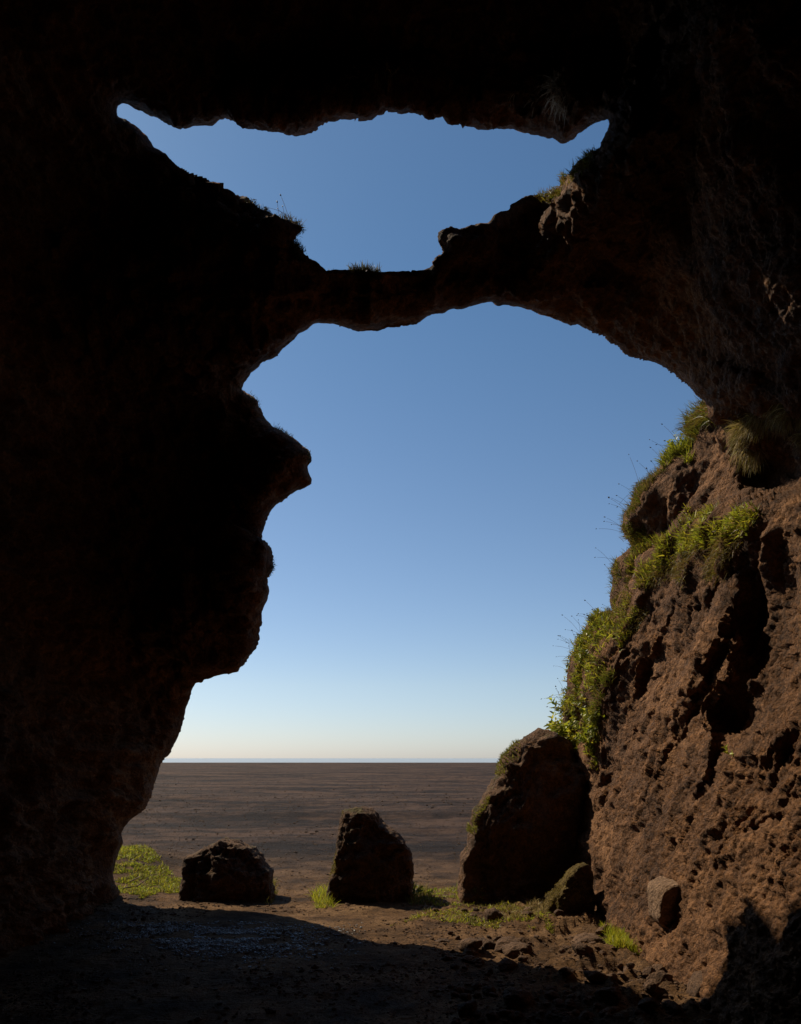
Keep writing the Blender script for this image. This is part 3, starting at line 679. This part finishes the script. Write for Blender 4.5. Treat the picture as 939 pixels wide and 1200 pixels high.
# broad leaved plants: stems with paired leaves
def leafy(name, pts, nst, L, leaf, label, seed, pal=LIME, lean=(-0.4, -0.15, 0.6), category='leafy plant', spread=0.5, nleaf=9):
    r = np.random.default_rng(seed)
    root = bpy.data.objects.new(name, None); COL.objects.link(root); org = np.asarray(pts).mean(0); root.location = tuple(org)
    root['label'] = label; root['category'] = category; root.empty_display_size = 0.1
    SV, SQ, LV, LQ, LC = [], [], [], [], []
    for i in range(nst):
        p = pts[i % len(pts)] - org + r.normal(0, 0.01, 3); d = np.array(lean) + r.normal(0, spread, 3); d /= np.linalg.norm(d); l = L * r.uniform(0.5, 1.15)
        s = np.cross(d, r.normal(size=3)); s /= np.linalg.norm(s)
        for k in range(nleaf + 1):
            w = 0.0022 * (1.2 - k / nleaf); SV += [p - s * w, p + s * w]
            if k < nleaf: SQ.append([len(SV) - 2, len(SV) - 1, len(SV) + 1, len(SV)])
            if k > 1:
                for sg in (-1, 1):
                    a = s * sg * math.cos(k * 1.3) + np.cross(s, d) * sg * math.sin(k * 1.3)
                    dl = a * 0.8 + d * 0.5 + np.array([0, 0, 0.15]) + r.normal(0, 0.15, 3); dl /= np.linalg.norm(dl)
                    n_ = np.cross(dl, np.cross(d, dl)); n_ /= np.linalg.norm(n_) + 1e-9
                    wd = np.cross(dl, n_); wd /= np.linalg.norm(wd) + 1e-9; ll = leaf * r.uniform(0.6, 1.2) * (1.1 - 0.5 * k / nleaf)
                    c = np.array(pal[r.integers(0, len(pal))]) * r.uniform(0.7, 1.25)
                    q = p.copy(); prof = [0.06, 0.8, 1.0, 0.7, 0.03]; b0 = len(LV)
                    for t_, wv in enumerate(prof):
                        hw = ll * 0.24 * wv
                        LV += [q - wd * hw + n_ * hw * 0.35, q - n_ * 0.0, q + wd * hw + n_ * hw * 0.35]; LC += [c] * 3
                        if t_ < 4:
                            LQ += [[b0 + 3 * t_, b0 + 3 * t_ + 1, b0 + 3 * t_ + 4, b0 + 3 * t_ + 3], [b0 + 3 * t_ + 1, b0 + 3 * t_ + 2, b0 + 3 * t_ + 5, b0 + 3 * t_ + 4]]
                        q = q + dl * ll / 4; dl = dl + np.array([0, 0, -0.12]); dl /= np.linalg.norm(dl)
            p = p + d * l / nleaf; d = d + np.array([0, 0, 0.02]) + r.normal(0, 0.06, 3); d /= np.linalg.norm(d)
    SV = np.array(SV); LV = np.array(LV)
    link('stems', mesh_from('stems', SV, quads=np.array(SQ), mat=M_LEAF, attrs={'tint': ('FLOAT_COLOR', np.tile(np.array([0.10, 0.11, 0.03, 1]), (len(SV), 1)))}), parent=root)
    link('foliage', mesh_from('foliage', LV, quads=np.array(LQ), mat=M_LEAF, attrs={'tint': ('FLOAT_COLOR', np.concatenate([np.array(LC), np.ones((len(LC), 1))], 1))}), parent=root)
    return root
def wp(poly, n, seed, dmax=None): return wall_pick(poly, n, seed, dmax)[0]
leafy('leafy_plant', wp([(655,838),(680,838),(685,880),(660,880)], 30, 41, 24), 34, 0.30, 0.11, 'bright lime leafy plant growing just above the tallest boulder', 41)
leafy('leafy_plant', wp([(682,840),(705,835),(700,885),(685,885)], 24, 42), 20, 0.20, 0.08, 'leafy plant tucked between the bright lime plant and the bare rock', 42, pal=LIME + GREEN, lean=(-0.4, -0.4, 0.4))
leafy('leafy_plant', wp([(690,720),(720,725),(715,760),(690,770)], 20, 43), 10, 0.12, 0.06, 'yellow green leafy plant at the top of the creeping mat', 43, pal=LIME + GREEN, lean=(-0.3, -0.5, 0.4))
leafy('leafy_plant', wp([(672,770),(700,765),(695,820),(672,830)], 24, 44), 14, 0.12, 0.055, 'green leafy plant halfway down the creeping mat', 44, pal=GREEN + LIME, lean=(-0.3, -0.5, 0.4))
leafy('leafy_plant', wp([(778,515),(800,510),(806,530),(785,535)], 8, 45, 20), 8, 0.17, 0.06, 'small leafy plant against the sky on top of the upper knob', 45, pal=LIME, lean=(-0.3, -0.1, 0.8))
leafy('leafy_plant', wp([(853,890),(858,890),(858,896),(853,896)], 3, 46), 3, 0.14, 0.07, 'single pale green sprout on the bare right wall', 46, pal=LIME, lean=(-0.4, -0.5, 0.7), nleaf=4)

# things that grow on the ground
def gp(u, v):
    x, y = gpt(u, v); return np.array([x, y, float(ground_h([x], [y])[0])])
def ground_grass(name, poly, n, L, W, pal, label, category='grass', seed=1, kind=None, up=1.0, **kw):
    r = np.random.default_rng(seed); poly_ = np.array(poly)
    pts = []
    lo, hi = poly_.min(0), poly_.max(0); Us = r.uniform(lo[0], hi[0], n * 6); Vs = r.uniform(lo[1], hi[1], n * 6)
    k = inside(poly, Us, Vs); Us, Vs = Us[k][:n], Vs[k][:n]
    Y = EYE * F / (Vs - HY); X = (Us - CX) / F * Y
    cl = fbm(np.stack([X, Y, X * 0], 1) * 5, 3, seed); kk = cl > kw.pop('thin', -0.6); X, Y = X[kk], Y[kk]
    b_ = np.stack([X, Y, ground_h(X, Y)], 1); nn = np.zeros_like(b_)
    me, org = blades_mesh(name, b_, nn, L, W, pal, up=up, out=0, seed=seed, **kw)
    t = dict(label=label, category=category)
    if kind: t['kind'] = kind
    return link(name, me, loc=org, **t)
ground_grass('grass_bank', [(125,1000),(146,999),(168,1008),(190,1021),(208,1031),(222,1040),(214,1048),(185,1049),(165,1056),(150,1050),(125,1054)], 13000, 0.065, 0.012, LIME * 2 + GREEN + OLIVE[:3] + DRY[:1], 'bright green grassy bank between the left wall and the low boulder', 'grass', 51, kind='stuff', jit=0.9, thin=-0.30)
ground_grass('grass_tuft', [(366,1050),(378,1042),(392,1044),(392,1064),(370,1064)], 500, 0.13, 0.007, LIME, 'small lime tuft at the left foot of the upright middle boulder', 'grass', 52, jit=0.6)
ground_grass('grass_tuft', [(305,1035),(320,1030),(326,1045),(318,1060),(308,1060)], 260, 0.10, 0.006, OLIVE + GREEN, 'dull green tuft at the right foot of the low boulder', 'grass', 53)
ground_grass('grass_tuft', [(474,1045),(500,1040),(512,1062),(478,1064)], 700, 0.10, 0.006, GREEN + OLIVE, 'green tuft at the right foot of the upright middle boulder', 'grass', 54)
ground_grass('ground_cover', [(495,1042),(540,1040),(560,1058),(600,1064),(640,1085),(650,1100),(560,1092),(500,1078),(420,1095),(470,1085),(510,1064)], 8000, 0.05, 0.008, LIME * 2 + DRY + GREEN, 'patchy yellow green ground cover between the middle and tallest boulders', 'ground cover', 55, kind='stuff', jit=0.9, thin=-0.05)
ground_grass('dry_grass', [(575,1068),(600,1060),(640,1064),(640,1084),(600,1090),(575,1084)], 2600, 0.08, 0.006, DRY + DRY[::3], 'tawny dry grass below the tallest boulder', 'dry grass', 56, jit=1.0, thin=-0.1)
ground_grass('grass_tuft', [(704,1108),(712,1098),(740,1106),(762,1118),(752,1130),(722,1126)], 2200, 0.10, 0.006, LIME, 'bright grass tuft at the foot of the lit right wall', 'grass', 57)
ground_grass('grass_tuft', [(768,1118),(785,1122),(790,1134),(772,1132)], 250, 0.07, 0.005, GREEN + DRY, 'tiny grass tuft right of the bright one at the wall foot', 'grass', 58)
ground_grass('grass_tuft', [(536,1040),(548,1036),(552,1056),(538,1058)], 350, 0.14, 0.008, LIME, 'upright lime tuft at the left foot of the tallest boulder', 'grass', 59)
leafy('leafy_plant', np.array([gp(490, 1052), gp(494, 1050), gp(487, 1054)]), 6, 0.22, 0.08, 'small dark leafy plant on the right of the upright middle boulder', 61, pal=GREEN, lean=(0.15, 0, 0.8), nleaf=5)
leafy('leafy_plant', np.array([gp(556, 1052), gp(559, 1053)]) + np.array([0, -0.45, 0.02]), 4, 0.2, 0.06, 'thin green sprig in front of the foot of the tallest boulder', 62, pal=GREEN, lean=(0, 0, 1.0), nleaf=6, spread=0.25)
# moss and hair grass fringing the boulders
def fringe(name, V, Nn, cond, n, L, pal, label, seed, **kw):
    r = np.random.default_rng(seed); ii = np.nonzero(cond(V, Nn))[0]
    j = r.choice(ii, n); me, org = blades_mesh(name, V[j], Nn[j], L, 0.005, pal, seed=seed, **kw); link(name, me, loc=org, label=label, category='moss')
fringe('moss_fringe', V3, N3, lambda V, Nn: (V[:, 0] < 1.35) & (V[:, 2] > 0.75) & (Nn[:, 0] < -0.45) & (fbm(V * 2.5, 2, 8) > 0.05), 2600, 0.05, LIME[:1] + OLIVE + GREEN, 'yellow green moss down the sunny left shoulder of the tallest boulder', 71, jit=0.5)
fringe('moss_fringe', V4, N4, lambda V, Nn: (Nn[:, 2] > -0.1) & (fbm(V * 4, 2, 8) > -0.15), 5000, 0.022, OLIVE + DRY[1:3] + [(0.26, 0.19, 0.03)], 'short golden olive moss furring the small rock before the tallest boulder', 73, jit=0.6)
fringe('moss_fringe', V2, N2, lambda V, Nn: (Nn[:, 0] < -0.5) & (fbm(V * 2.5, 2, 9) > 0.0), 1200, 0.035, OLIVE + GREEN[:1], 'olive moss on the sunny left edge of the upright middle boulder', 72, jit=0.5)

# twigs on the grassy bank
def twig(p, d, L, r0, r):
    V = []; T4 = []
    def limb(p, d, L, r0, lvl):
        b0 = len(V); k = 6; s = np.cross(d, [0.3, 0.2, 1]); s /= np.linalg.norm(s); t = np.cross(d, s)
        for i in range(k):
            rr_ = r0 * (1 - 0.8 * i / (k - 1))
            for a in range(5): V.append(p + rr_ * (s * math.cos(a * 1.2566) + t * math.sin(a * 1.2566)))
            if i < k - 1:
                for a in range(5): T4.append([b0 + i * 5 + a, b0 + i * 5 + (a + 1) % 5, b0 + (i + 1) * 5 + (a + 1) % 5, b0 + (i + 1) * 5 + a])
            if lvl < 2 and i in (1, 2, 3, 4) and r.random() < 0.8:
                dd = d + r.normal(0, 0.6, 3) * np.array([1, 1, 0.5]); dd /= np.linalg.norm(dd); limb(p.copy(), dd, L * 0.4, rr_ * 0.7, lvl + 1)
            p = p + d * L / (k - 1); d = d + r.normal(0, 0.12, 3); d /= np.linalg.norm(d)
    limb(np.array(p, float), np.array(d) / np.linalg.norm(d), L, r0, 0)
    return np.array(V), np.array(T4)
mt, nt, b, o = node_mat('dry wood'); b.inputs['Base Color'].default_value = (0.24, 0.15, 0.10, 1); b.inputs['Roughness'].default_value = 0.8
for i, (uu, vv, dx, L, lab) in enumerate([(152, 1046, (0.5, 0.6, 0.22), 0.55, 'pale forked dry branch lying across the grassy bank'), (145, 1054, (0.9, -0.1, 0.12), 0.5, 'reddish dry branch at the lower edge of the grassy bank'), (160, 1052, (0.4, 0.1, 0.3), 0.32, 'short dry twig sticking up at the foot of the grassy bank')]):
    p0 = gp(uu, vv) + np.array([0, 0, 0.10]); tv, tq = twig(p0, dx, L, 0.009, np.random.default_rng(80 + i))
    link('branch', mesh_from('branch', tv - p0, quads=tq, mat=mt), loc=tuple(p0), label=lab, category='branch')

# hair roots under the roof rim, colour lifted in place of missing bounce light
def roots(name, poly, n, L, label, seed):
    b_, n_ = wall_pick(poly, n, seed)
    me, org = blades_mesh(name, b_, n_, L, 0.006, [(0.55, 0.48, 0.38), (0.4, 0.34, 0.26)], up=-0.3, out=0.5, jit=0.8, droop=1.5, seed=seed, seg=6)
    link(name, me, loc=org, label=label, category='roots')
roots('root_fringe', [(640,92),(656,88),(662,110),(660,130),(648,132),(650,112)], 700, 0.14, 'pale hair roots curling at the right end of the roof rim', 91)
roots('root_fringe', [(545,92),(620,80),(640,86),(600,94),(560,100)], 700, 0.12, 'pale hair roots along the roof rim above the upper opening', 92)
roots('root_fringe', [(400,112),(460,86),(480,88),(470,98),(420,114)], 500, 0.09, 'pale hair roots on the middle of the roof rim', 93)
